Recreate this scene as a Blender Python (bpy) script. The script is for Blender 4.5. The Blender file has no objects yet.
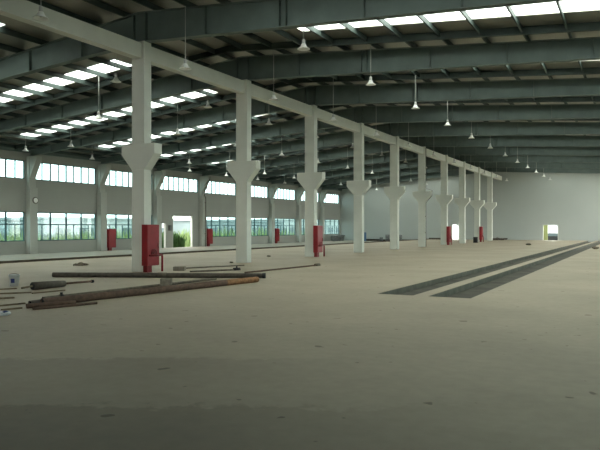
import bpy, bmesh, math, random
from mathutils import Vector, Matrix, noise

SC = bpy.context.scene
COL = SC.collection
random.seed(7)

# ------------------------------------------------------------------ camera
YAW = math.atan(340 / 640)
cam_d = bpy.data.cameras.new('camera')
cam = bpy.data.objects.new('camera', cam_d)
COL.objects.link(cam)
cam.location = (0, 0, 1.65)
cam.rotation_euler = (math.radians(90), 0, YAW)
cam_d.sensor_width = 36
cam_d.lens = 36 * 640 / 600
cam_d.shift_y = 2.5 / 600
cam_d.clip_start = 0.05
cam_d.clip_end = 600
SC.camera = cam

# ------------------------------------------------------------------ sky, light, exposure
SKY_STRENGTH = 7.0
w = bpy.data.worlds.new('overcast_sky')
SC.world = w
w.use_nodes = True
bg = w.node_tree.nodes['Background']
bg.inputs['Color'].default_value = (0.97, 1.0, 0.95, 1)
bg.inputs['Strength'].default_value = SKY_STRENGTH

SC.view_settings.view_transform = 'Standard'
SC.view_settings.look = 'None'
SC.view_settings.gamma = 1
SC.view_settings.use_curve_mapping = False
SC.view_settings.exposure = 0.22
SC.cycles.use_denoising = True
SC.cycles.max_bounces = 10
SC.cycles.diffuse_bounces = 6
SC.cycles.transparent_max_bounces = 16
SC.cycles.sample_clamp_indirect = 10
SC.cycles.caustics_reflective = False
SC.cycles.caustics_refractive = False

# ------------------------------------------------------------------ plan of the hall (metres)
XC, XL, XR = -16.5, -40.0, 7.0          # column row (roof ridge), window wall, right wall
Y0, DY = 18.4, 7.0                      # first column, bay length
YB, YE = -30.0, Y0 + 10 * DY             # wall behind the camera, end wall
def z_sheet(x): return 9.93 - (0.100 if x < XC else 0.080) * abs(x - XC)
def z_gtop(x): return z_sheet(x) - 0.24
LOW = -0.30                             # the window side of the hall lies a step lower
def z_gbot(x): return 8.60 - (0.070 if x < XC else 0.056) * abs(x - XC)

# ------------------------------------------------------------------ materials
def mat(name, col, rough=0.7, var=0.12, scale=3.0, metal=0.0, spec=0.3, bump=0.0):
    m = bpy.data.materials.new(name)
    m.use_nodes = True
    nt = m.node_tree
    b = nt.nodes['Principled BSDF']
    b.inputs['Roughness'].default_value = rough
    b.inputs['Metallic'].default_value = metal
    b.inputs['Specular IOR Level'].default_value = spec
    tc = nt.nodes.new('ShaderNodeTexCoord')
    nz = nt.nodes.new('ShaderNodeTexNoise')
    nz.inputs['Scale'].default_value = scale
    nz.inputs['Detail'].default_value = 5
    nt.links.new(tc.outputs['Object'], nz.inputs['Vector'])
    r = nt.nodes.new('ShaderNodeValToRGB')
    r.color_ramp.elements[0].position = 0.3
    r.color_ramp.elements[1].position = 0.7
    r.color_ramp.elements[0].color = tuple(max(0, c * (1 - var)) for c in col) + (1,)
    r.color_ramp.elements[1].color = tuple(min(1, c * (1 + var)) for c in col) + (1,)
    nt.links.new(nz.outputs['Fac'], r.inputs['Fac'])
    nt.links.new(r.outputs['Color'], b.inputs['Base Color'])
    if bump:
        bp = nt.nodes.new('ShaderNodeBump')
        bp.inputs['Strength'].default_value = bump
        nt.links.new(nz.outputs['Fac'], bp.inputs['Height'])
        nt.links.new(bp.outputs['Normal'], b.inputs['Normal'])
    return m

M = dict(
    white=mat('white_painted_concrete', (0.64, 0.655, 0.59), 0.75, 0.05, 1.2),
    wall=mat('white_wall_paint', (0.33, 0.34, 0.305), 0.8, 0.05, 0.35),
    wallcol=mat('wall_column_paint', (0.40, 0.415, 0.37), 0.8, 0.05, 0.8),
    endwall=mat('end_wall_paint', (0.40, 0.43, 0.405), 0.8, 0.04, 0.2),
    steel=mat('dark_green_steel_paint', (0.12, 0.158, 0.144), 0.55, 0.12, 1.5),
    purlin=mat('dark_purlin_paint', (0.06, 0.082, 0.074), 0.6, 0.15, 1.5),
    sheet=mat('roof_sheeting', (0.32, 0.315, 0.27), 0.38, 0.08, 0.8, metal=0.6),
    frame=mat('teal_window_frame', (0.02, 0.075, 0.085), 0.45, 0.1, 4),
    red=mat('red_cabinet_enamel', (0.25, 0.016, 0.02), 0.4, 0.1, 5),
    darkred=mat('dark_red_pipe_paint', (0.16, 0.012, 0.014), 0.45, 0.1, 5),
    brown=mat('brown_rusty_pipe', (0.105, 0.062, 0.042), 0.75, 0.35, 9, bump=0.2),
    rust=mat('orange_rust', (0.24, 0.12, 0.055), 0.85, 0.35, 12, bump=0.2),
    darkpipe=mat('dark_steel_pipe', (0.075, 0.062, 0.047), 0.6, 0.3, 9),
    greypipe=mat('grey_brown_pipe', (0.13, 0.11, 0.08), 0.7, 0.3, 9),
    rail=mat('brown_dirty_rail', (0.085, 0.065, 0.045), 0.8, 0.3, 2),
    black=mat('black_iron', (0.02, 0.02, 0.02), 0.6, 0.2, 9),
    block=mat('concrete_block', (0.22, 0.19, 0.15), 0.9, 0.25, 9, bump=0.3),
    wood=mat('old_timber', (0.16, 0.12, 0.07), 0.85, 0.3, 8),
    lamp=mat('white_lamp_enamel', (0.85, 0.86, 0.82), 0.3, 0.03, 3),
    alu=mat('brushed_aluminium', (0.6, 0.6, 0.58), 0.4, 0.05, 6, metal=0.7),
    rod=mat('grey_lamp_rod', (0.42, 0.44, 0.40), 0.5, 0.05, 6),
    trench=mat('dark_trench_bottom', (0.085, 0.080, 0.064), 0.9, 0.3, 1.3, bump=0.2),
    trench_side=mat('trench_side_concrete', (0.13, 0.125, 0.10), 0.9, 0.2, 3),
    ground=mat('outside_paving', (0.2, 0.2, 0.17), 0.9, 0.2, 0.4),
    grass=mat('tall_weed_green', (0.24, 0.33, 0.13), 0.7, 0.35, 1.2),
    leaf=mat('leafy_green', (0.05, 0.115, 0.03), 0.7, 0.35, 1.2),
    facade=mat('pale_facade', (0.34, 0.37, 0.36), 0.8, 0.08, 0.3),
    facade2=mat('bluish_facade', (0.21, 0.26, 0.265), 0.8, 0.08, 0.3),
    facadewin=mat('facade_window_glass', (0.08, 0.11, 0.12), 0.3, 0.1, 1),
    bluepaint=mat('blue_paint', (0.03, 0.10, 0.20), 0.5, 0.1, 4),
    navy=mat('navy_print', (0.012, 0.025, 0.12), 0.5, 0.1, 4),
    plastic=mat('white_plastic', (0.55, 0.57, 0.56), 0.5, 0.05, 4),
    grey=mat('grey_sacking', (0.17, 0.18, 0.175), 0.9, 0.2, 4),
    yellow=mat('pale_yellow_render', (0.20, 0.22, 0.09), 0.8, 0.05, 1),
    car=mat('dark_car_paint', (0.02, 0.022, 0.024), 0.3, 0.1, 2),
    rubble=mat('rubble_dust', (0.20, 0.17, 0.125), 0.95, 0.3, 9, bump=0.4),
)

def glass_mat(name, tint, gl=0.06):
    m = bpy.data.materials.new(name)
    m.use_nodes = True
    nt = m.node_tree
    nt.nodes.clear()
    out = nt.nodes.new('ShaderNodeOutputMaterial')
    tr = nt.nodes.new('ShaderNodeBsdfTransparent')
    tr.inputs['Color'].default_value = (*tint, 1)
    g = nt.nodes.new('ShaderNodeBsdfGlossy')
    g.inputs['Roughness'].default_value = 0.05
    mx = nt.nodes.new('ShaderNodeMixShader')
    mx.inputs['Fac'].default_value = gl
    nt.links.new(tr.outputs[0], mx.inputs[1])
    nt.links.new(g.outputs[0], mx.inputs[2])
    nt.links.new(mx.outputs[0], out.inputs['Surface'])
    return m
M['glass'] = glass_mat('teal_tinted_window_glass', (0.60, 0.71, 0.72))

def frp_mat():
    m = bpy.data.materials.new('translucent_rooflight_sheet')
    m.use_nodes = True
    nt = m.node_tree
    nt.nodes.clear()
    out = nt.nodes.new('ShaderNodeOutputMaterial')
    tr = nt.nodes.new('ShaderNodeBsdfTransparent')
    tr.inputs['Color'].default_value = (0.95, 0.97, 0.95, 1)
    tl = nt.nodes.new('ShaderNodeBsdfTranslucent')
    tl.inputs['Color'].default_value = (0.85, 0.88, 0.86, 1)
    mx = nt.nodes.new('ShaderNodeMixShader')
    mx.inputs['Fac'].default_value = 0.3
    nt.links.new(tr.outputs[0], mx.inputs[1])
    nt.links.new(tl.outputs[0], mx.inputs[2])
    nt.links.new(mx.outputs[0], out.inputs['Surface'])
    return m
M['frp'] = frp_mat()

def floor_mat():
    m = bpy.data.materials.new('dusty_concrete_floor')
    m.use_nodes = True
    nt = m.node_tree
    L = nt.links
    b = nt.nodes['Principled BSDF']
    b.inputs['Specular IOR Level'].default_value = 0.25
    tc = nt.nodes.new('ShaderNodeTexCoord')
    def nz(scale, detail, rough=0.55):
        n = nt.nodes.new('ShaderNodeTexNoise')
        n.inputs['Scale'].default_value = scale
        n.inputs['Detail'].default_value = detail
        n.inputs['Roughness'].default_value = rough
        L.new(tc.outputs['Object'], n.inputs['Vector'])
        return n
    def ramp(src, p0, c0, p1, c1):
        r = nt.nodes.new('ShaderNodeValToRGB')
        r.color_ramp.elements[0].position = p0
        r.color_ramp.elements[1].position = p1
        r.color_ramp.elements[0].color = (*c0, 1)
        r.color_ramp.elements[1].color = (*c1, 1)
        L.new(src, r.inputs['Fac'])
        return r
    def mul(a, bb):
        x = nt.nodes.new('ShaderNodeMix')
        x.data_type = 'RGBA'
        x.blend_type = 'MULTIPLY'
        x.inputs['Factor'].default_value = 1
        L.new(a, x.inputs['A'])
        L.new(bb, x.inputs['B'])
        return x.outputs['Result']
    base = ramp(nz(0.35, 6).outputs['Fac'], 0.3, (0.368, 0.315, 0.228), 0.7, (0.462, 0.396, 0.29))
    fine = ramp(nz(6, 4).outputs['Fac'], 0.3, (0.90, 0.90, 0.90), 0.7, (1, 1, 1))
    spk = ramp(nz(4.2, 2, 0.4).outputs['Fac'], 0.262, (0.5, 0.48, 0.45), 0.285, (1, 1, 1))
    c = mul(mul(base.outputs['Color'], fine.outputs['Color']), spk.outputs['Color'])
    # darker near floor: two ragged-edged bands and a wide soft-edged one
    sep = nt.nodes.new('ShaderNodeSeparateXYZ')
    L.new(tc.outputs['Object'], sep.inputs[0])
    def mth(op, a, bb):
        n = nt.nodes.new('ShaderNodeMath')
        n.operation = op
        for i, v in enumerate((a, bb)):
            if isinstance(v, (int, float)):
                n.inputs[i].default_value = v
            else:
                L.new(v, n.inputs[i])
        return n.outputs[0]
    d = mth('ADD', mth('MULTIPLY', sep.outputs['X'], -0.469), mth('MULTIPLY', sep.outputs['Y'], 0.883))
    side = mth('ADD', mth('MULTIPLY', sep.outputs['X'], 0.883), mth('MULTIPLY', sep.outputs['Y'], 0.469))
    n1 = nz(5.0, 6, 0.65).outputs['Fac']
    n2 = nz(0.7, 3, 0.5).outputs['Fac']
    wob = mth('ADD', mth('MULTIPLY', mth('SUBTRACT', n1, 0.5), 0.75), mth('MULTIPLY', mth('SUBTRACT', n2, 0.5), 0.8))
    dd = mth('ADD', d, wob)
    # each darker band fades out towards the right
    def darken(lim, amount, soft, fade0, fade1):
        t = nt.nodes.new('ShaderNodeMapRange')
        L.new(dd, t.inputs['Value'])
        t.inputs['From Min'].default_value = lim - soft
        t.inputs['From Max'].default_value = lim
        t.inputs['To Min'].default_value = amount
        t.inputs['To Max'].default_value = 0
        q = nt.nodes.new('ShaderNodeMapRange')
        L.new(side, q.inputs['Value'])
        q.inputs['From Min'].default_value = fade0
        q.inputs['From Max'].default_value = fade1
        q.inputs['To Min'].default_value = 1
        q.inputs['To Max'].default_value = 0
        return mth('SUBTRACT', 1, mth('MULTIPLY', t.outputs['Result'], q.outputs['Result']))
    f = mth('MULTIPLY', mth('MULTIPLY', darken(8.1, 0.20, 0.1, -1.5, 1.2), darken(5.95, 0.25, 0.1, -1.0, 2.0)), darken(6.4, 0.22, 2.2, 8.0, 9.0))
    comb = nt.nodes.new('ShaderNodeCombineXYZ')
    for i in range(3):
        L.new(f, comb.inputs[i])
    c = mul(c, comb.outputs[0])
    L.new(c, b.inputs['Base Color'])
    b.inputs['Roughness'].default_value = 0.62
    bp = nt.nodes.new('ShaderNodeBump')
    bp.inputs['Strength'].default_value = 0.05
    L.new(fine.outputs['Color'], bp.inputs['Height'])
    L.new(bp.outputs['Normal'], b.inputs['Normal'])
    return m
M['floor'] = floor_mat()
M['floor2'] = mat('lower_concrete_slab', (0.27, 0.245, 0.19), 0.7, 0.1, 0.6)  # even, darker tone than the main floor

# ------------------------------------------------------------------ mesh helpers
class MB:
    def __init__(s):
        s.bm = bmesh.new()
    def box(s, x0, x1, y0, y1, z0, z1):
        v = [s.bm.verts.new(p) for p in ((x0,y0,z0),(x1,y0,z0),(x1,y1,z0),(x0,y1,z0),(x0,y0,z1),(x1,y0,z1),(x1,y1,z1),(x0,y1,z1))]
        for f in ((3,2,1,0),(4,5,6,7),(0,1,5,4),(1,2,6,5),(2,3,7,6),(3,0,4,7)):
            s.bm.faces.new([v[i] for i in f])
        return s
    def hexa(s, lo, hi):
        v = [s.bm.verts.new(p) for p in list(lo) + list(hi)]
        for f in ((3,2,1,0),(4,5,6,7),(0,1,5,4),(1,2,6,5),(2,3,7,6),(3,0,4,7)):
            s.bm.faces.new([v[i] for i in f])
        return s
    def prism_y(s, pts, y0, y1):            # polygon in XZ swept along Y
        a = [s.bm.verts.new((x, y0, z)) for x, z in pts]
        b = [s.bm.verts.new((x, y1, z)) for x, z in pts]
        s.bm.faces.new(a)
        s.bm.faces.new(b[::-1])
        n = len(pts)
        for i in range(n):
            s.bm.faces.new((a[i], b[i], b[(i+1) % n], a[(i+1) % n]))
        return s
    def tube(s, pts, r, seg=12, cap=True, hollow=0.0):
        pts = [Vector(p) for p in pts]
        rs = r if isinstance(r, (list, tuple)) else [r] * len(pts)
        rings = []
        for i, p in enumerate(pts):
            t = (pts[min(i+1, len(pts)-1)] - pts[max(i-1, 0)]).normalized()
            u = t.cross(Vector((0, 0, 1)))
            if u.length < 1e-3:
                u = Vector((1, 0, 0))
            u.normalize()
            v = t.cross(u)
            rings.append([s.bm.verts.new(p + rs[i] * (math.cos(2*math.pi*k/seg) * u + math.sin(2*math.pi*k/seg) * v)) for k in range(seg)])
        for a, b in zip(rings, rings[1:]):
            for k in range(seg):
                f = s.bm.faces.new((a[k], a[(k+1) % seg], b[(k+1) % seg], b[k]))
                f.smooth = True
        if cap:
            s.bm.faces.new(rings[0][::-1])
            s.bm.faces.new(rings[-1])
        return s
    def lathe(s, prof, c=(0, 0, 0), seg=20):
        rings = [[s.bm.verts.new((c[0] + r * math.cos(2*math.pi*k/seg), c[1] + r * math.sin(2*math.pi*k/seg), c[2] + z)) for k in range(seg)] for r, z in prof]
        for a, b in zip(rings, rings[1:]):
            for k in range(seg):
                f = s.bm.faces.new((a[k], a[(k+1) % seg], b[(k+1) % seg], b[k]))
                f.smooth = True
        return s
    def ico(s, c, r, sub=1, sq=(1, 1, 1), jit=0.0):
        res = bmesh.ops.create_icosphere(s.bm, subdivisions=sub, radius=r)
        for v in res['verts']:
            k = 1 + jit * (random.random() - 0.5)
            v.co = Vector((v.co.x * sq[0] * k + c[0], v.co.y * sq[1] * k + c[1], v.co.z * sq[2] * k + c[2]))
        return s
    def build(s, name, m, parent=None, loc=None, bevel=0.0, fix=True):
        if fix:
            bmesh.ops.recalc_face_normals(s.bm, faces=s.bm.faces)
        me = bpy.data.meshes.new(name)
        s.bm.to_mesh(me)
        s.bm.free()
        me.materials.append(M[m])
        o = bpy.data.objects.new(name, me)
        COL.objects.link(o)
        if parent:
            o.parent = parent
        if loc:
            o.location = loc
        if bevel:
            b = o.modifiers.new('bevel', 'BEVEL')
            b.width = bevel
            b.segments = 2
        return o

def tag(o, label, cat, group=None, kind=None):
    o['label'] = label
    o['category'] = cat
    if group:
        o['group'] = group
    if kind:
        o['kind'] = kind
    return o

def thing(name, loc=(0, 0, 0), rz=0):
    o = bpy.data.objects.new(name, None)
    COL.objects.link(o)
    o.empty_display_size = 0.2
    o.location = loc
    o.rotation_euler = (0, 0, rz)
    return o

def struct(o):
    o['kind'] = 'structure'
    return o

def copy_tree(o, parent=None):
    c = o.copy()
    COL.objects.link(c)
    if parent:
        c.parent = parent
    for ch in [x for x in o.children]:
        copy_tree(ch, c)
    return c

ORD = ['nearest', 'second', 'third', 'fourth', 'fifth', 'sixth', 'seventh', 'eighth', 'ninth', 'tenth', 'eleventh', 'twelfth', 'thirteenth', 'fourteenth', 'fifteenth', 'sixteenth']

# ================================================================== THE SHELL
# floor: slabs round two long trenches and a narrow drain groove
TA, TB = (-5.80, -4.86), (-4.50, -3.48)
TY = 15.0
STEP = -26.05
fl = MB()
struct(MB().box(XL, STEP, YB, YE, -0.6, LOW).build('floor_lower', 'floor2'))
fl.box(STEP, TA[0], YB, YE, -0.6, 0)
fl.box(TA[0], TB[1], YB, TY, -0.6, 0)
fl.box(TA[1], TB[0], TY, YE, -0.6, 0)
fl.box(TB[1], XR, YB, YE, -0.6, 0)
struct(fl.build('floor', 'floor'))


def trench(x0, x1, label):
    r = thing('floor_trench', ((x0 + x1) / 2, TY, -0.16))
    tag(r, label, 'floor trench')
    hw = (x1 - x0) / 2
    ln = YE - TY
    MB().box(-hw, hw, 0, ln, -0.1, 0).build('trench_bottom', 'trench', r)
    MB().box(-hw, -hw + 0.03, 0.0, ln, 0, 0.155).build('trench_side', 'trench_side', r)
    MB().box(hw - 0.03, hw, 0.0, ln, 0, 0.155).build('trench_side', 'trench_side', r)
trench(*TA, 'long dark sunken trench in the floor, the left one of the parallel pair')
trench(*TB, 'long dark sunken trench in the floor, the right one of the parallel pair')

struct(MB().box(-140, 90, -60, 200, -0.9, -0.61).build('ground', 'ground'))

# window wall -------------------------------------------------------
WY = lambda n: Y0 + DY * n + 0.15       # wall column centres
UP = (5.22, 6.58)
LO = (0.64, 2.80)
WT = 0.24
def wall_with_windows(name, xa, xb, bays, door_bay=None):
    m = MB()
    ya = WY(min(bays))
    m.box(xa, xb, YB, ya, LOW, 7.75)
    for n in bays:
        a, b = WY(n), min(WY(n + 1), YE)
        wa, wb = a + 0.42, b - 0.42
        m.box(xa, xb, a, wa, LOW, 7.75)
        m.box(xa, xb, wb, b, LOW, 7.75)
        m.box(xa, xb, wa, wb, UP[1], 7.75)
        m.box(xa, xb, wa, wb, LO[1], UP[0])
        if n == door_bay:
            m.box(xa, xb, wa + 1.0, wa + 2.05, LOW, LO[1])
            m.box(xa, xb, wa, wa + 1.0, 2.05, LO[1])
            m.box(xa, xb, wb - 1.0, wb, LOW, LO[1])
        else:
            m.box(xa, xb, wa, wb, LOW, LO[0])
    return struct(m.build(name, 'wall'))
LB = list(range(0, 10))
RB = list(range(-3, 7))  # unseen right-wall windows, added in these bays for their daylight
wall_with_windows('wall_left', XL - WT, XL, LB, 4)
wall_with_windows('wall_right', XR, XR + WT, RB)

wn = [0]
def window(x, ya, yb, z0, z1, ndiv, transom=None, sub=False, simple=False):
    wn[0] += 1
    r = thing('window_%d' % wn[0], (x, (ya + yb) / 2, z0))
    struct(r)
    hl, h = (yb - ya) / 2, z1 - z0
    t = 0.04
    f = MB()
    f.box(-t, t, -hl, hl, 0, 0.06).box(-t, t, -hl, hl, h - 0.06, h)
    f.box(-t, t, -hl, -hl + 0.06, 0.06, h - 0.06).box(-t, t, hl - 0.06, hl, 0.06, h - 0.06)
    f.build('window_frame', 'frame', r)
    if not simple:
        for k in range(1, ndiv):
            y = -hl + 2 * hl * k / ndiv
            w_ = 0.055 if ndiv == 4 else (0.05 if k % 2 == 0 else 0.035)
            MB().box(-t, t, y - w_, y + w_, 0.06, h - 0.06).build('mullion', 'frame', r)
        if transom:
            zt = transom - z0
            MB().box(-t * 0.9, t * 0.9, -hl + 0.06, hl - 0.06, zt - 0.04, zt + 0.04).build('transom', 'frame', r)
            if sub:
                for k in range(ndiv):
                    y = -hl + 2 * hl * (k + 0.5) / ndiv
                    MB().box(-t * 0.8, t * 0.8, y - 0.025, y + 0.025, 0.06, zt - 0.04).build('glazing_bar', 'frame', r)
    MB().box(-0.004, 0.004, -hl + 0.05, hl - 0.05, 0.05, h - 0.05).build('glass', 'glass', r)
    return r
for n in LB:
    a, b = WY(n) + 0.42, min(WY(n + 1), YE) - 0.42
    window(XL - 0.12, a, b, UP[0], UP[1], 8)
    if n != 4:
        window(XL - 0.12, a, b, LO[0], LO[1], 4, 1.88, True)
for n in RB:
    a, b = WY(n) + 0.42, min(WY(n + 1), YE) - 0.42
    window(XR + 0.12, a, b, UP[0], UP[1], 8, simple=True)
    window(XR + 0.12, a, b, LO[0], LO[1], 4, simple=True)

# end wall with two doorways, wall behind the camera ------------------
D1 = (-23.08, -22.05, 2.05)
D2 = (-11.18, -9.30, 2.02)
ew = MB()
def gable(m, x0, x1, z0, y0, y1):
    xs = [x0] + ([XC] if x0 < XC < x1 else []) + [x1]
    pts = [(x0, z0), (x1, z0)] + [(x, z_sheet(x) - 0.02) for x in reversed(xs)]
    m.prism_y(pts, y0, y1)
gable(ew, XL - WT, D1[0], LOW, YE, YE + WT)
gable(ew, D1[0], D1[1], D1[2], YE, YE + WT)
gable(ew, D1[1], D2[0], -0.3, YE, YE + WT)
gable(ew, D2[0], D2[1], D2[2], YE, YE + WT)
gable(ew, D2[1], XR + WT, -0.3, YE, YE + WT)
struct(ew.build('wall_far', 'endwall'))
bw = MB()
BD = (-33.0, 3.0, 4.8)                  # unseen gateway behind the camera, added to let daylight onto the column fronts
gable(bw, XL - WT, BD[0], LOW, YB - WT, YB)
gable(bw, BD[0], BD[1], BD[2], YB - WT, YB)
gable(bw, BD[1], XR + WT, LOW, YB - WT, YB)
struct(bw.build('wall_back', 'wall'))
for i, d in enumerate((D1, D2)):
    r = thing('door_%d' % (i + 1), ((d[0] + d[1]) / 2, YE + 0.12, 0))
    struct(r)
    hw = (d[1] - d[0]) / 2
    f = MB()
    f.box(-hw, -hw + 0.05, -0.13, 0.13, 0, d[2]).box(hw - 0.05, hw, -0.13, 0.13, 0, d[2]).box(-hw + 0.05, hw - 0.05, -0.13, 0.13, d[2] - 0.05, d[2])
    f.build('door_frame', 'white', r)
# doorway frame in the window wall
r = thing('door_3', (XL - 0.12, WY(4) + 0.42 + 2.05, LOW))
struct(r)
ow = DY - 0.84 - 3.05
MB().box(-0.10, 0.10, 0, 0.06, 0, LO[1] - LOW).box(-0.10, 0.10, ow - 0.06, ow, 0, LO[1] - LOW).box(-0.10, 0.10, 0.06, ow - 0.06, LO[1] - LOW - 0.06, LO[1] - LOW).build('door_frame', 'white', r)

# roof: sheeting with a strip of rooflights in every bay ----------------
SKY_X = {-1: (5.0, 20.6), 1: (4.45, 20.6)}                     # distance of the strips from the ridge
SKY_Y = {-1: (3.75, 5.0), 1: (3.15, 4.5)}                    # position in the bay
BAYS = range(-1, 10)
ce = MB()
def roof_piece(m, side, da, db, ya, yb, th=0.03, dz=0.0):
    xa, xb = XC + side * da, XC + side * db
    za, zb = z_sheet(xa) + dz, z_sheet(xb) + dz
    lo = [(xa, ya, za), (xb, ya, zb), (xb, yb, zb), (xa, yb, za)]
    m.hexa(lo, [(x, y, z + th) for x, y, z in lo])
END = 23.9
for side in (-1, 1):
    y = YB - WT
    for n in BAYS:
        yg = Y0 + DY * n
        roof_piece(ce, side, 0, END, y, yg + SKY_Y[side][0])
        roof_piece(ce, side, 0, SKY_X[side][0], yg + SKY_Y[side][0], yg + SKY_Y[side][1])
        roof_piece(ce, side, SKY_X[side][1], END, yg + SKY_Y[side][0], yg + SKY_Y[side][1])
        y = yg + SKY_Y[side][1]
    roof_piece(ce, side, 0, END, y, YE + WT)
struct(ce.build('ceiling', 'sheet'))
for side in (-1, 1):
    for n in BAYS:
        wn[0] += 1
        m = MB()
        yg = Y0 + DY * n
        roof_piece(m, side, SKY_X[side][0] - 0.05, SKY_X[side][1] + 0.05, yg + SKY_Y[side][0] - 0.05, yg + SKY_Y[side][1] + 0.05, 0.004, 0.034)
        struct(m.build('window_%d' % wn[0], 'frp'))

# ================================================================== STRUCTURE THINGS
# white concrete columns
EXTRA = ['with red cabinet and pipes on its right face', 'standing alone beside thin loose pipes', 'with red cabinet and valve on its right face',
         'with bare shaft, fourth from the camera', 'with bare shaft, fifth from the camera', 'with dark drain pipe running down its right side',
         'with red cabinet beside the small far doorway', 'with small dark bin at its foot', 'with red cabinet near the end wall', 'standing last before the end wall']
def make_column():
    r = thing('concrete_column', (XC, Y0, 0))
    MB().box(-0.3, 0.3, -0.2, 0.2, 0, 3.80).build('lower_shaft', 'white', r, bevel=0.012)
    c = MB()
    c.prism_y([(-0.3, 3.80), (0.3, 3.80), (0.80, 4.38), (0.80, 4.76), (-0.80, 4.76), (-0.80, 4.38)], -0.21, 0.21)
    c.build('corbel', 'white', r, bevel=0.012)
    MB().box(-0.3, 0.3, -0.2, 0.2, 4.76, 8.57).build('upper_shaft', 'white', r, bevel=0.012)
    return r
col0 = make_column()
for n in range(10):
    c = col0 if n == 0 else copy_tree(col0)
    c.location = (XC, Y0 + DY * n, 0)
    tag(c, '%s white concrete column in the row, %s' % (ORD[n], EXTRA[n]), 'column', 'white columns down the middle of the hall')

# beam tying the column heads
tb = MB().box(XC - 0.18, XC + 0.18, YB + 0.01, YE - 0.01, 7.93, 8.5).build('tie_beam', 'white', bevel=0.015)
tag(tb, 'long white concrete beam joining the tops of the columns', 'beam')

# wall columns with corbel and haunch
def make_wall_column():
    r = thing('wall_column', (XL, WY(1), 0))
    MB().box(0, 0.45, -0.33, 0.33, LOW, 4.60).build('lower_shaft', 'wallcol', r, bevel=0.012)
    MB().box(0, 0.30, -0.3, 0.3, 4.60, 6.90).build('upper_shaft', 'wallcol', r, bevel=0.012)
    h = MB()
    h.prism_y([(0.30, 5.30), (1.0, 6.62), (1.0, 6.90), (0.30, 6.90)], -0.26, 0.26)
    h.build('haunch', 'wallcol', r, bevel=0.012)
    return r
wc0 = make_wall_column()
WCL = ['leftmost in view, with a round white disc', 'second from left, with a red cabinet', 'third from left, left of the open doorway', 'fourth from left, with a bent drain pipe',
       'fifth from left, behind the second free column', 'sixth from left, with a red cabinet', 'seventh from left, near the back corner', 'eighth from left, last before the back corner']
for i, n in enumerate(range(2, 10)):
    c = wc0 if i == 0 else copy_tree(wc0)
    c.location = (XL, WY(n), 0)
    tag(c, 'white wall column between windows, ' + WCL[i], 'wall column', 'wall columns along the window wall')

# dark rail along the edge of the lower strip of floor
rl = thing('floor_rail', (STEP + 0.12, YB + 0.05, 0.0))
tag(rl, 'long low dark rail running along the floor parallel to the window wall', 'rail')
RLN = YE - YB - 0.1
MB().box(-.09, .09, 0, RLN, 0, .022).build('rail_foot', 'rail', rl)
m = MB()
m.box(-.012, .012, 0, RLN, .022, .07).box(-.04, .04, 0, RLN, .07, .105)
m.build('rail_head', 'rail', rl)

# dark steel eave beam above the window wall
eb = MB().box(XL + 0.02, XL + 0.22, YB, YE, 7.16, 7.42).build('eave_beam', 'steel')
tag(eb, 'dark green steel eave beam running above the upper windows', 'beam')

# tapered steel roof girders
def make_girder():
    r = thing('roof_girder', (XC, Y0, 8.6))
    L_ = XL + 0.25 - XC
    R_ = XR - 0.05 - XC
    def zb(d): return z_gbot(XC + d) - 8.6
    def zt(d): return z_gtop(XC + d) - 8.6
    MB().prism_y([(L_, zb(L_)), (0, zb(0)), (R_, zb(R_)), (R_, zt(R_)), (0, zt(0)), (L_, zt(L_))], -0.008, 0.008).build('web', 'steel', r)
    MB().prism_y([(L_, zb(L_)), (0, zb(0)), (R_, zb(R_)), (R_, zb(R_) - 0.025), (0, zb(0) - 0.025), (L_, zb(L_) - 0.025)], -0.15, 0.15).build('bottom_flange', 'steel', r)
    MB().prism_y([(L_, zt(L_)), (0, zt(0)), (R_, zt(R_)), (R_, zt(R_) - 0.02), (0, zt(0) - 0.02), (L_, zt(L_) - 0.02)], -0.15, 0.15).build('top_flange', 'steel', r)
    for d in (-21, -18, -15, -12, -9, -6, -3, -0.3, 0.3, 3, 6, 6.25, 9, 12, 15, 18, 21):
        m = MB()
        lo = [(d - 0.008, -0.14, zb(d)), (d + 0.008, -0.14, zb(d)), (d + 0.008, 0.14, zb(d)), (d - 0.008, 0.14, zb(d))]
        hi = [(x, y, zt(d) - 0.01) for x, y, z in lo]
        m.hexa(lo, hi).build('stiffener', 'steel', r)
    return r
g0 = make_girder()
for n in range(10):
    g = g0 if n == 0 else copy_tree(g0)
    g.location = (XC, Y0 + DY * n, 8.6)
    tag(g, 'dark green steel roof girder crossing above the %s white column' % ORD[n], 'girder', 'roof girders across the hall')

# purlins: one long Z section each
NP = 16
for side in (-1, 1):
    for k in range(NP):
        d = 0.75 + 1.5 * k
        x = XC + side * d
        if d > 23.3:
            continue
        zt = z_sheet(x) - 0.003
        m = MB()
        m.box(x - 0.011, x + 0.011, YB, YE, zt - 0.205, zt - 0.012)
        m.box(x - 0.03, x + 0.03, YB, YE, zt - 0.237, zt - 0.205)
        m.box(x - 0.08, x + 0.011, YB, YE, zt - 0.020, zt - 0.006)
        o = m.build('roof_purlin', 'purlin')
        tag(o, 'dark steel roof purlin, %s from the ridge on the %s side' % ('first' if k == 0 else ORD[k], 'window' if side < 0 else 'trench'), 'purlin', 'purlins under the roof sheets')

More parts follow.
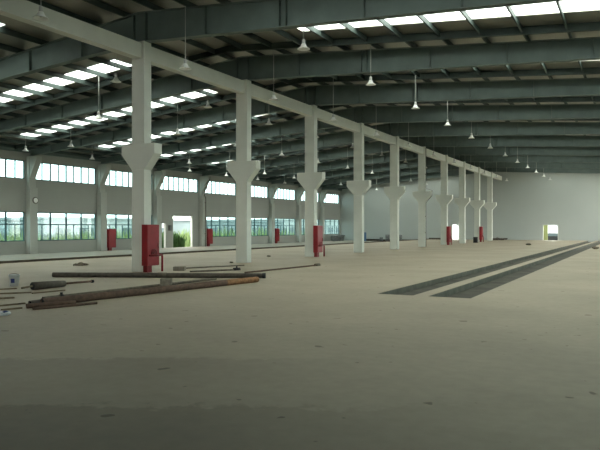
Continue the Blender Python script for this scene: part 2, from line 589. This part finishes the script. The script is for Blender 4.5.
# bridging struts running across under the sheets, one in every bay
for n in range(10):
    y = Y0 + DY * n + 5.72
    if y > YE - .5:
        continue
    r = []
    for side in (-1, 1):
        xe = XL + .05 if side < 0 else XR - .05
        r += [(xe, z_sheet(xe) - .02, z_sheet(xe) - .30)] if side < 0 else [(XC, z_sheet(XC) - .02, z_sheet(XC) - .30), (xe, z_sheet(xe) - .02, z_sheet(xe) - .30)]
    m = MB()
    m.prism_y([(p[0], p[2]) for p in r] + [(p[0], p[1]) for p in reversed(r)], y - .012, y + .012)
    m.prism_y([(p[0], p[2] - .012) for p in r] + [(p[0], p[2]) for p in reversed(r)], y - .07, y + .07)
    tag(m.build('roof_strut', 'purlin'), 'dark steel strut under the roof sheets just before the ' + ('%s girder' % ORD[n + 1] if n < 9 else 'end wall'), 'strut', 'struts under the roof sheets')

# ================================================================== PENDANT LAMPS
def make_lamp():
    r = thing('pendant_lamp')
    MB().tube([(0, 0, 0.30), (0, 0, 1.3)], 0.014, 8).build('rod', 'rod', r)
    MB().lathe([(0.0, 0.34), (0.03, 0.34), (0.055, 0.31), (0.06, 0.20), (0.05, 0.185), (0, 0.185)], seg=16).build('lamp_housing', 'alu', r)
    MB().lathe([(0.05, 0.19), (0.075, 0.17), (0.10, 0.10), (0.15, 0.045), (0.205, 0.015), (0.21, 0.0), (0.20, 0.002), (0.145, 0.035), (0.09, 0.095), (0.045, 0.18)], seg=24).build('reflector', 'lamp', r)
    b = MB()
    b.lathe([(0.0, 0.17), (0.02, 0.165), (0.03, 0.12), (0.045, 0.08), (0.035, 0.045), (0.0, 0.03)], seg=12).build('bulb', 'plastic', r)
    return r
lamp0 = make_lamp()
first = True
ROWS = [
    (6.75, 7.50, 18.6, 5.93, 12, 'in the row over the open floor right of the columns'),
    (2.25, 7.28, 11.95, 6.2, 12, 'in the row just right of the column beam'),
    (-2.25, 7.55, 19.4, 6.05, 9, 'in the row just left of the column beam'),
    (-6.75, 6.95, 22.9, 6.0, 10, 'in the second row left of the columns'),
    (-14.25, 6.60, 28.0, 5.72, 10, 'in the third row left of the columns'),
    (-18.75, 6.62, 28.35, 5.72, 8, 'in the row nearest the window wall'),
]
for d, z, ys, st, cnt, txt in ROWS:
    x = XC + d
    for k in range(cnt):
        y = ys + st * k
        if abs((y - Y0) % DY) < 0.17:
            y += 0.2
        L = lamp0 if first else copy_tree(lamp0)
        first = False
        L.location = (x, y, z)
        top = z_sheet(x) - 0.2 - z
        for ch in L.children:
            if ch.name.startswith('rod'):
                ch.scale = (1, 1, (top - 0.30) / 1.0)
                ch.location = (0, 0, 0.30 - 0.30 * (top - 0.30))
        tag(L, 'white bell pendant lamp, %s %s' % (ORD[k], txt), 'lamp', 'pendant lamps under the roof')

# ================================================================== FIRE CABINETS
def make_cabinet(pipes=True):
    r = thing('fire_hose_cabinet')       # back against the x = 0 plane, facing +x
    MB().box(0, 0.26, -0.33, 0.33, 0.24, 1.76).build('cabinet_body', 'red', r, bevel=0.01)
    d = MB().box(0.262, 0.285, -0.315, 0.315, 0.26, 1.74).build('cabinet_door', 'red', r, bevel=0.006)
    MB().box(0.285, 0.315, 0.24, 0.265, 0.88, 1.06).build('door_handle', 'darkred', d)
    MB().box(0.03, 0.22, -0.28, -0.02, 0, 0.24).build('plinth', 'darkred', r)
    if pipes:
        MB().tube([(0.29, 0.33, 0.62), (0.29, 0.44, 0.62), (0.29, 0.48, 0.58), (0.29, 0.48, 0.0)], 0.04, 12).build('supply_pipe', 'red', r)
        v = MB().tube([(0.315, -0.25, 0.62), (0.315, 0.46, 0.62)], 0.035, 12)
        v.tube([(0.285, 0.12, 0.62), (0.315, 0.12, 0.62)], 0.05, 12)
        v.build('valve', 'darkred', r)
        wv = MB()
        wv.tube([(0.325, -0.02 + 0.13 * math.cos(a), 0.72 + 0.13 * math.sin(a)) for a in [2 * math.pi * k / 14 for k in range(15)]], 0.02, 6, cap=False)
        wv.box(0.318, 0.332, -0.14, 0.10, 0.71, 0.73).box(0.318, 0.332, -0.03, -0.01, 0.60, 0.84)
        wv.tube([(0.285, -0.02, 0.72), (0.33, -0.02, 0.72)], 0.045, 12)
        wv.build('hand_wheel', 'darkred', r)
    return r
cab = make_cabinet()
for i, (n, txt) in enumerate(((0, 'tall red fire cabinet with valve and pipe on the nearest column'), (2, 'tall red fire cabinet on the third column from the camera'),
                              (6, 'tall red fire cabinet on the column left of the small far doorway'), (8, 'tall red fire cabinet on the column nearest the end wall'))):
    c = cab if i == 0 else copy_tree(cab)
    c.location = (XC + 0.305, Y0 + DY * n - 0.01, 0)
    tag(c, txt, 'fire cabinet', 'red fire cabinets')
cab2 = make_cabinet(False)
for i, (n, txt) in enumerate(((3, 'red fire cabinet against the window wall, left of the nearest column'), (5, 'red fire cabinet against the window wall, right of the bent drain pipe'),
                              (7, 'red fire cabinet against the window wall, right of the second column'))):
    c = cab2 if i == 0 else copy_tree(cab2)
    c.location = (XL + 0.30, WY(n) + 0.85, LOW)
    c.scale = (1, 1.25, 1.04)
    tag(c, txt, 'fire cabinet', 'red fire cabinets')

# drain pipes
dp = thing('drain_pipe', (XL + 0.52, WY(5) + 0.05, 0))
tag(dp, 'dark bent drain pipe on the wall column right of the open doorway', 'pipe')
MB().tube([(0.03, 0, LOW), (0.03, 0, 4.55), (0.0, 0, 4.75), (-0.14, 0, 4.95), (-0.14, 0, 5.35), (0.0, 0, 5.7), (0.53, 0, 6.6), (0.55, 0, 6.88)], 0.05, 10).build('pipe', 'darkpipe', dp)
for z in (1.0, 2.6, 4.2):
    MB().box(-0.06, 0.03, -0.08, 0.08, z - 0.03, z + 0.03).build('pipe_clip', 'greypipe', dp)
dp = thing('drain_pipe', (XC + 0.31, Y0 + 5 * DY, 0))
tag(dp, 'thin dark drain pipe down the right side of the sixth column', 'pipe')
MB().tube([(0.05, -0.1, 0), (0.05, -0.1, 3.75), (0.60, -0.1, 4.38), (0.60, -0.1, 4.80), (0.05, -0.1, 5.0), (0.05, -0.1, 8.5)], 0.03, 10).build('pipe', 'darkpipe', dp)
for z in (1.2, 2.6, 6.2):
    MB().box(-0.01, 0.05, -0.18, -0.02, z - 0.03, z + 0.03).build('pipe_clip', 'greypipe', dp)

# round disc on the first wall column
vd = thing('wall_fan', (XL + 0.46, WY(2) + 0.10, 3.66))
tag(vd, 'round white fan cover with dark rim on the leftmost wall column', 'fan')
def disc(r0, r1, x0, x1):
    m = MB()
    m.tube([(x0, 0, 0), (x1, 0, 0)], r1, 24)
    return m
disc(0, 0.24, -0.01, 0.05).build('rim', 'darkpipe', vd)
disc(0, 0.185, 0.05, 0.07).build('cover', 'lamp', vd)
# small dark switch box left of the open doorway
sb = thing('switch_box', (XL + 0.002, WY(4) + 0.42 + 1.55, 1.35))
tag(sb, 'small dark switch box on the wall left of the open doorway', 'switch box')
MB().box(0, 0.12, -0.17, 0.17, 0, 0.52).build('box_body', 'darkpipe', sb, bevel=0.01)
MB().box(0.12, 0.135, -0.15, 0.15, 0.02, 0.50).build('box_door', 'grey', sb)

# ================================================================== LOOSE PIPES ON THE FLOOR
def pipe(name, a, b, r, m, label, cap_m=None, ends=True):
    """hollow pipe from a to b (centre line); origin at a"""
    a, b = Vector(a), Vector(b)
    t = thing(name, a)
    d = b - a
    n = d.normalized()
    body = MB()
    body.tube([(0, 0, 0), d], r, 16, cap=False)
    body.tube([(0, 0, 0), d], r * 0.82, 16, cap=False)
    body.build('pipe_body', m, t)
    if ends:
        for q, s in ((Vector((0, 0, 0)), 1), (d, -1)):
            c = MB()
            c.tube([q + n * s * 0.03, q + n * s * 0.05], r * 0.815, 12)
            c.build('pipe_mouth', 'black', t)
    tag(t, label, 'pipe', 'loose pipes on the floor')
    return t, d, n

def flange(t, d, n, at, r, m, ln=0.08, name='coupling'):
    p = d * at
    MB().tube([p - n * ln / 2, p + n * ln / 2], r, 16).build(name, m, t)


def Z0(p, r): return (p[0], p[1], r)
PIPES = [
    # name, a, b, radius, material, label
    ('steel_pipe', Z0((-17.25, 14.95), .08), Z0((-10.75, 17.85), .08), .08, 'darkpipe', 'long dark steel pipe lying in front of the nearest column'),
    ('steel_pipe', Z0((-11.05, 9.30), .085), Z0((-10.21, 16.46), .085), .085, 'brown', 'long thick brown pipe with a rusty orange far end'),
    ('steel_pipe', Z0((-11.04, 8.90), .05), Z0((-10.62, 9.80), .05), .05, 'brown', 'short brown pipe under the near end of the thick brown pipe'),
    ('steel_rod', Z0((-10.69, 8.77), .027), Z0((-10.32, 10.11), .027), .027, 'brown', 'thin brown rod nearest to the camera beside the thick brown pipe'),
    ('steel_pipe', Z0((-11.42, 9.29), .05), Z0((-11.49, 10.16), .05), .05, 'darkpipe', 'short dark pipe just behind the near end of the thick brown pipe'),
    ('steel_pipe', Z0((-12.03, 10.14), .035), Z0((-11.82, 16.60), .035), .035, 'greypipe', 'long thin grey pipe with a black knob lying behind the thick brown pipe'),
    ('steel_pipe', Z0((-12.56, 19.42), .03), Z0((-12.28, 24.78), .03), .03, 'brown', 'thin brown pipe with a collar at its far right end'),
    ('steel_pipe', Z0((-14.63, 18.91), .03), Z0((-13.69, 20.68), .03), .03, 'greypipe', 'thin pipe ending in a dark valve left of the second column'),
    ('steel_pipe', Z0((-16.20, 20.10), .025), Z0((-15.07, 23.23), .025), .025, 'greypipe', 'thinnest grey pipe lying between the first and second columns'),
]
made = [pipe(*p, ends=p[3] > .045) for p in PIPES]
t, d, n = made[0]
flange(t, d, n, 0.993, .092, 'black', .10, 'end_collar')
flange(t, d, n, 0.52, .09, 'greypipe', .30, 'pipe_sleeve')
t, d, n = made[1]
MB().tube([d * 0.80, d * 0.998], .0865, 16, cap=False).build('rusty_end', 'rust', t)['label'] = 'orange rusty end of the pipe'
t, d, n = made[5]
MB().tube([d * 0.08 + Vector((0, 0, .03)), d * 0.08 + Vector((0, 0, .09))], [.025, .035], 10).build('valve_knob', 'black', t)
flange(t, d, n, 0.08, .045, 'black', .10)
t, d, n = made[6]
flange(t, d, n, 0.985, .075, 'greypipe', .34, 'end_collar')
t, d, n = made[7]
flange(t, d, n, 0.97, .075, 'black', .26, 'valve_body')
MB().tube([d * 0.97, d * 0.97 + Vector((0, 0, .13))], .03, 10).build('valve_stem', 'black', t)

# thick wrapped roller with spindles
A, B = Vector((-14.15, 11.60, .105)), Vector((-14.16, 12.66, .09))
ro = thing('wrapped_roller', A)
tag(ro, 'thick dark wrapped roller with spindle rods sticking out of both ends', 'roller')
D = B - A
MB().tube([(0, 0, 0), D * .75, D], [.105, .098, .085], 18).build('roller_body', 'darkpipe', ro)
MB().tube([D * -.015, D * .006], .085, 16).build('end_plate', 'black', ro)
MB().tube([D * 1.0, D * 1.95], .03, 10).build('spindle', 'brown', ro)
MB().tube([D * 1.95, D * 2.02], .045, 10).build('spindle_nut', 'black', ro)
MB().tube([D * -.32 + Vector((0, 0, -.03)), D * -.012], .026, 10).build('spindle', 'wood', ro)

# blocks
def block(x, y, sx, sy, h, rz, label):
    b = MB()
    b.box(-sx, sx, -sy, sy, 0, h)
    o = b.build('concrete_block', 'block', loc=(x, y, 0), bevel=0.02)
    o.rotation_euler.z = rz
    return tag(o, label, 'block')
block(-11.56, 13.88, .15, .12, .25, .5, 'rough concrete block standing between the dark and the thick brown pipe')
block(-15.55, 19.45, .22, .14, .16, .4, 'low concrete block at the foot of the nearest red cabinet')

# rubble heap
rb = MB()
for k in range(46):
    a, q = random.random() * 6.283, random.random() ** .6
    h = (1 - q) * .13
    rb.ico((math.cos(a) * q * .36, math.sin(a) * q * .3, h * .7 + .02), .03 + random.random() * .05, 1, (1, 1, .7), .5)
rb.ico((0, 0, 0.0), .30, 2, (1, .85, .3), .3)
o = rb.build('rubble_heap', 'rubble', loc=(-21.45, 20.1, 0))
tag(o, 'small heap of rubble lying on the floor left of the nearest column', 'rubble', kind='stuff')

# buckets
def bucket(x, y, rz, label):
    r = thing('paint_bucket', (x, y, 0), rz)
    tag(r, label, 'bucket')
    MB().lathe([(0, .003), (.115, .003), (.14, .30), (.15, .30), (.15, .325), (.135, .325), (.11, .02), (0, .02)], seg=24).build('bucket_body', 'plastic', r)
    for a0 in (0.3, 2.4, 4.5):
        m = MB()
        q = [[m.bm.verts.new((rr * math.cos(a0 + t), rr * math.sin(a0 + t), z)) for t in (0, .4, .8)] for rr, z in ((.127, .10), (.139, .22))]
        for t in (0, 1):
            m.bm.faces.new((q[0][t], q[0][t + 1], q[1][t + 1], q[1][t]))
        m.build('printed_patch', 'navy', r)['label'] = 'dark blue printed patch'
    MB().tube([(.15 * math.cos(a), 0, .30 - .16 * math.sin(a) * .3 + .1 * math.sin(a)) for a in [math.pi * k / 12 for k in range(13)]], .006, 6).build('bucket_handle', 'black', r)
bucket(-15.55, 12.13, .4, 'white bucket with dark blue print left of the wrapped roller')
bg_ = thing('plastic_bag', (-10.52, 7.98, 0), .9)
tag(bg_, 'small crumpled white plastic bag with dark blue print at the left edge', 'bag')
m = MB()
m.ico((0, 0, .045), .11, 3, (1.15, .8, .42), .22)
m.build('bag_body', 'plastic', bg_)
m = MB()
m.ico((.02, -.03, .058), .075, 2, (.9, .7, .5), .15)
m.build('bag_print', 'navy', bg_)['label'] = 'dark blue printed side of the bag'

# loose boards and sticks by the pipes
for (a, b, w_, lab) in (
    ((-14.15, 10.3), (-13.55, 11.07), .05, 'long thin old board lying below the wrapped roller'),
    ((-13.12, 9.70), (-12.91, 10.07), .07, 'short dark old board at the left edge, left of the pipe ends'),
    ((-15.02, 11.15), (-14.80, 11.62), .05, 'short old board just in front of the farther bucket'),
    ((-11.85, 8.70), (-11.73, 9.42), .03, 'thin wooden stick lying left of the dark pipe stub'),
    ((-11.20, 8.45), (-11.13, 8.86), .03, 'thin wooden stick just left of the short brown pipe'),
    ((-13.36, 10.94), (-13.25, 11.86), .03, 'thin wooden stick lying between the roller and the grey pipe'),
):
    a, b = Vector((*a, 0)), Vector((*b, 0))
    d = b - a
    o = MB().box(0, d.length, -w_, w_, 0.0, .03).build('old_board', 'wood', loc=a, bevel=.004)
    o.rotation_euler.z = math.atan2(d.y, d.x)
    tag(o, lab, 'board', 'loose boards on the floor')

# small things far away
def drum(x, y, r, h, m, label, z=LOW):
    o = MB().lathe([(0, 0), (r, 0), (r, h * .33), (r * 1.04, h * .335), (r * 1.04, h * .36), (r, h * .365), (r, h * .65), (r * 1.04, h * .655), (r * 1.04, h * .68), (r, h * .685), (r, h), (r * .93, h), (r * .93, h - .02), (0, h - .02)], seg=24).build('drum', m, loc=(x, y, z))
    tag(o, label, 'drum', 'drums by the end wall')
drum(-32.9, 86.9, .26, .55, 'grey', 'smallest grey drum by the end wall, left of the others')
drum(-32.05, 87.1, .30, .95, 'grey', 'tall grey drum by the end wall, left one of the touching pair')
drum(-31.3, 87.2, .30, .95, 'grey', 'tall grey drum by the end wall, right one of the touching pair')
drum(-30.2, 87.2, .28, .90, 'grey', 'grey drum by the end wall standing farthest right')
drum(-15.75, 70.2, .24, .62, 'black', 'small dark bin standing right of the eighth column', 0)
o = MB().box(-.38, .38, -.3, .3, 0, 1.25).build('blue_crate', 'bluepaint', loc=(-35.6, 86.6, LOW), bevel=.03)
tag(o, 'blue crate standing against the end wall near the back corner', 'crate')
for i, (y, h, lab) in enumerate(((83.3, .85, 'grey sack pile below the last window, nearer one'), (85.3, .95, 'grey sack pile below the last window, next to the corner'))):
    m = MB()
    for k in range(4):
        for j in range(2):
            m.ico((random.uniform(-.08, .08), (j - .5) * .9, .12 + k * h / 4.3), .42, 2, (1.0, 1.2, .34), .1)
    tag(m.build('sack_pile', 'grey', loc=(XL + 1.4, y, LOW)), lab, 'sacks', kind='stuff')
# long dark steel sections along the end wall
for (xa, xb, y, lab) in ((-36.5, -26.2, 87.9, 'long dark steel beam lying along the foot of the end wall'), (-25.8, -23.5, 86.6, 'short dark steel beam lying in front of the end wall beside the small doorway')):
    m = MB()
    m.box(xa, xb, -.10, .10, 0, .02).box(xa, xb, -.01, .01, .02, .22).box(xa, xb, -.10, .10, .22, .24)
    tag(m.build('steel_beam', 'darkpipe', loc=(0, y, LOW if xa < -30 else 0)), lab, 'beam')
m = MB()
for k in range(26):
    m.ico((random.gauss(0, .5), random.gauss(0, .2), .06 + random.random() * .12), .12 + random.random() * .14, 1, (1.3, 1, .6), .4)
tag(m.build('debris_heap', 'darkpipe', loc=(-16.4, 86.9, 0)), 'dark heap of debris at the end wall right of the last column', 'debris', kind='stuff')
for (x, y, s, lab) in ((-9.15, 62.5, .20, 'dark lump of debris on the floor in front of the larger far doorway'), (-3.0, 53.5, .22, 'brown lump of debris beside the far end of the right trench'), (-18.4, 30.9, .10, 'small dark lump on the floor left of the third column'),
                       (-16.75, 24.75, .08, 'tiny dark lump at the left foot of the second column')):
    m = MB()
    m.ico((0, 0, s * .45), s, 2, (1.2, .9, .5), .35)
    tag(m.build('debris_lump', 'greypipe', loc=(x, y, 0)), lab, 'debris')

# ================================================================== OUTSIDE
def building(x0, x1, y0, y1, h, m, nwin, label, wz=(1.0, 2.2), face='x'):
    r = thing('low_building', ((x0 + x1) / 2, (y0 + y1) / 2, -.61))
    tag(r, label, 'building', 'low buildings outside')
    hx, hy = (x1 - x0) / 2, (y1 - y0) / 2
    MB().box(-hx, hx, -hy, hy, 0, h).build('building_wall', m, r)
    MB().box(-hx - .3, hx + .3, -hy - .3, hy + .3, h, h + .25).build('flat_roof', m, r)
    for k in range(nwin):
        yc = -hy + 2 * hy * (k + .5) / nwin
        w2 = hy / nwin * .62
        f = MB().box(hx, hx + .05, yc - w2, yc + w2, wz[0], wz[1]).build('window', 'facadewin', r)
        MB().box(hx + .05, hx + .08, yc - .06, yc + .06, wz[0], wz[1]).build('glazing_bar', 'facade', f)
building(-84, -70, 34, 58, 3.2, 'facade2', 6, 'low bluish grey building seen through the leftmost windows')
building(-88, -72, 62, 88, 3.5, 'facade', 6, 'low pale building seen behind the open doorway')
building(-86, -70, 92, 124, 3.4, 'facade2', 7, 'low grey building seen through the windows right of the nearest column')
building(-90, -74, 128, 170, 4.0, 'facade', 8, 'low pale building seen through the windows near the back corner')

def weeds(name, x0, x1, y0, y1, cnt, h0, h1, wd, m, label, lean=.25):
    bm = MB()
    for k in range(cnt):
        x, y = random.uniform(x0, x1), random.uniform(y0, y1)
        dens = noise.noise(Vector((x * .35, y * .35, 3.1)))
        if dens < -.15 and random.random() < .75:
            continue
        h = random.uniform(h0, h1) * (1 + .7 * dens)
        a = random.random() * 6.283
        u = Vector((math.cos(a), math.sin(a), 0)) * wd
        l = Vector((random.uniform(-lean, lean), random.uniform(-lean, lean), 0)) * h
        p = Vector((x, y, -.61))
        q = p + l * .35 + Vector((0, 0, h * .6))
        e = p + l + Vector((0, 0, h))
        v = [bm.bm.verts.new(c) for c in (p - u * .5, p + u * .5, q + u, e, q - u)]
        bm.bm.faces.new(v)
    o = bm.build(name, m, fix=False)
    tag(o, label, 'plants', kind='stuff')
weeds('tall_weeds', -49, -44.2, 24, 90, 5200, .8, 2.0, .045, 'grass', 'tall yellowish green weeds growing outside along the window wall')
weeds('leafy_bushes', -43.0, -41.6, 47.6, 53.0, 1500, .6, 1.7, .08, 'leaf', 'leafy dark green bushes growing just outside the open doorway', .35)
weeds('leafy_bushes', -43.0, -41.6, 79, 88, 500, .5, 1.2, .09, 'leaf', 'dark green bushes outside below the windows at the back corner', .5)

# beyond the far doorways
o = MB().box(-.55, .55, -.1, .1, 0, 2.9).build('gate_post', 'yellow', loc=(-11.55, 92.0, -.61), bevel=.02)
tag(o, 'pale yellow gate post filling the left third of the larger far doorway', 'post')
cr = thing('parked_car', (-10.6, 99.0, -.61))
tag(cr, 'dark car parked outside the larger far doorway', 'car')
cb = MB()
cb.prism_y([(-2.1, .3), (2.1, .3), (2.15, .75), (1.9, .92), (1.1, 1.0), (.5, 1.42), (-1.0, 1.45), (-1.7, 1.02), (-2.1, .9)], -.8, .8)
cb.build('car_body', 'car', cr, bevel=.06)
MB().prism_y([(1.0, 1.0), (.48, 1.36), (-.95, 1.38), (-1.55, 1.02)], -.815, .815).build('side_windows', 'facadewin', cr)
for sx in (-1.3, 1.3):
    for sy in (-1, 1):
        MB().tube([(sx, sy * .82, .31), (sx, sy * .62, .31)], .31, 20).build('wheel', 'black', cr)
building(-30, 12, 118, 130, 4.5, 'facade', 0, 'pale building facing the larger far doorway')
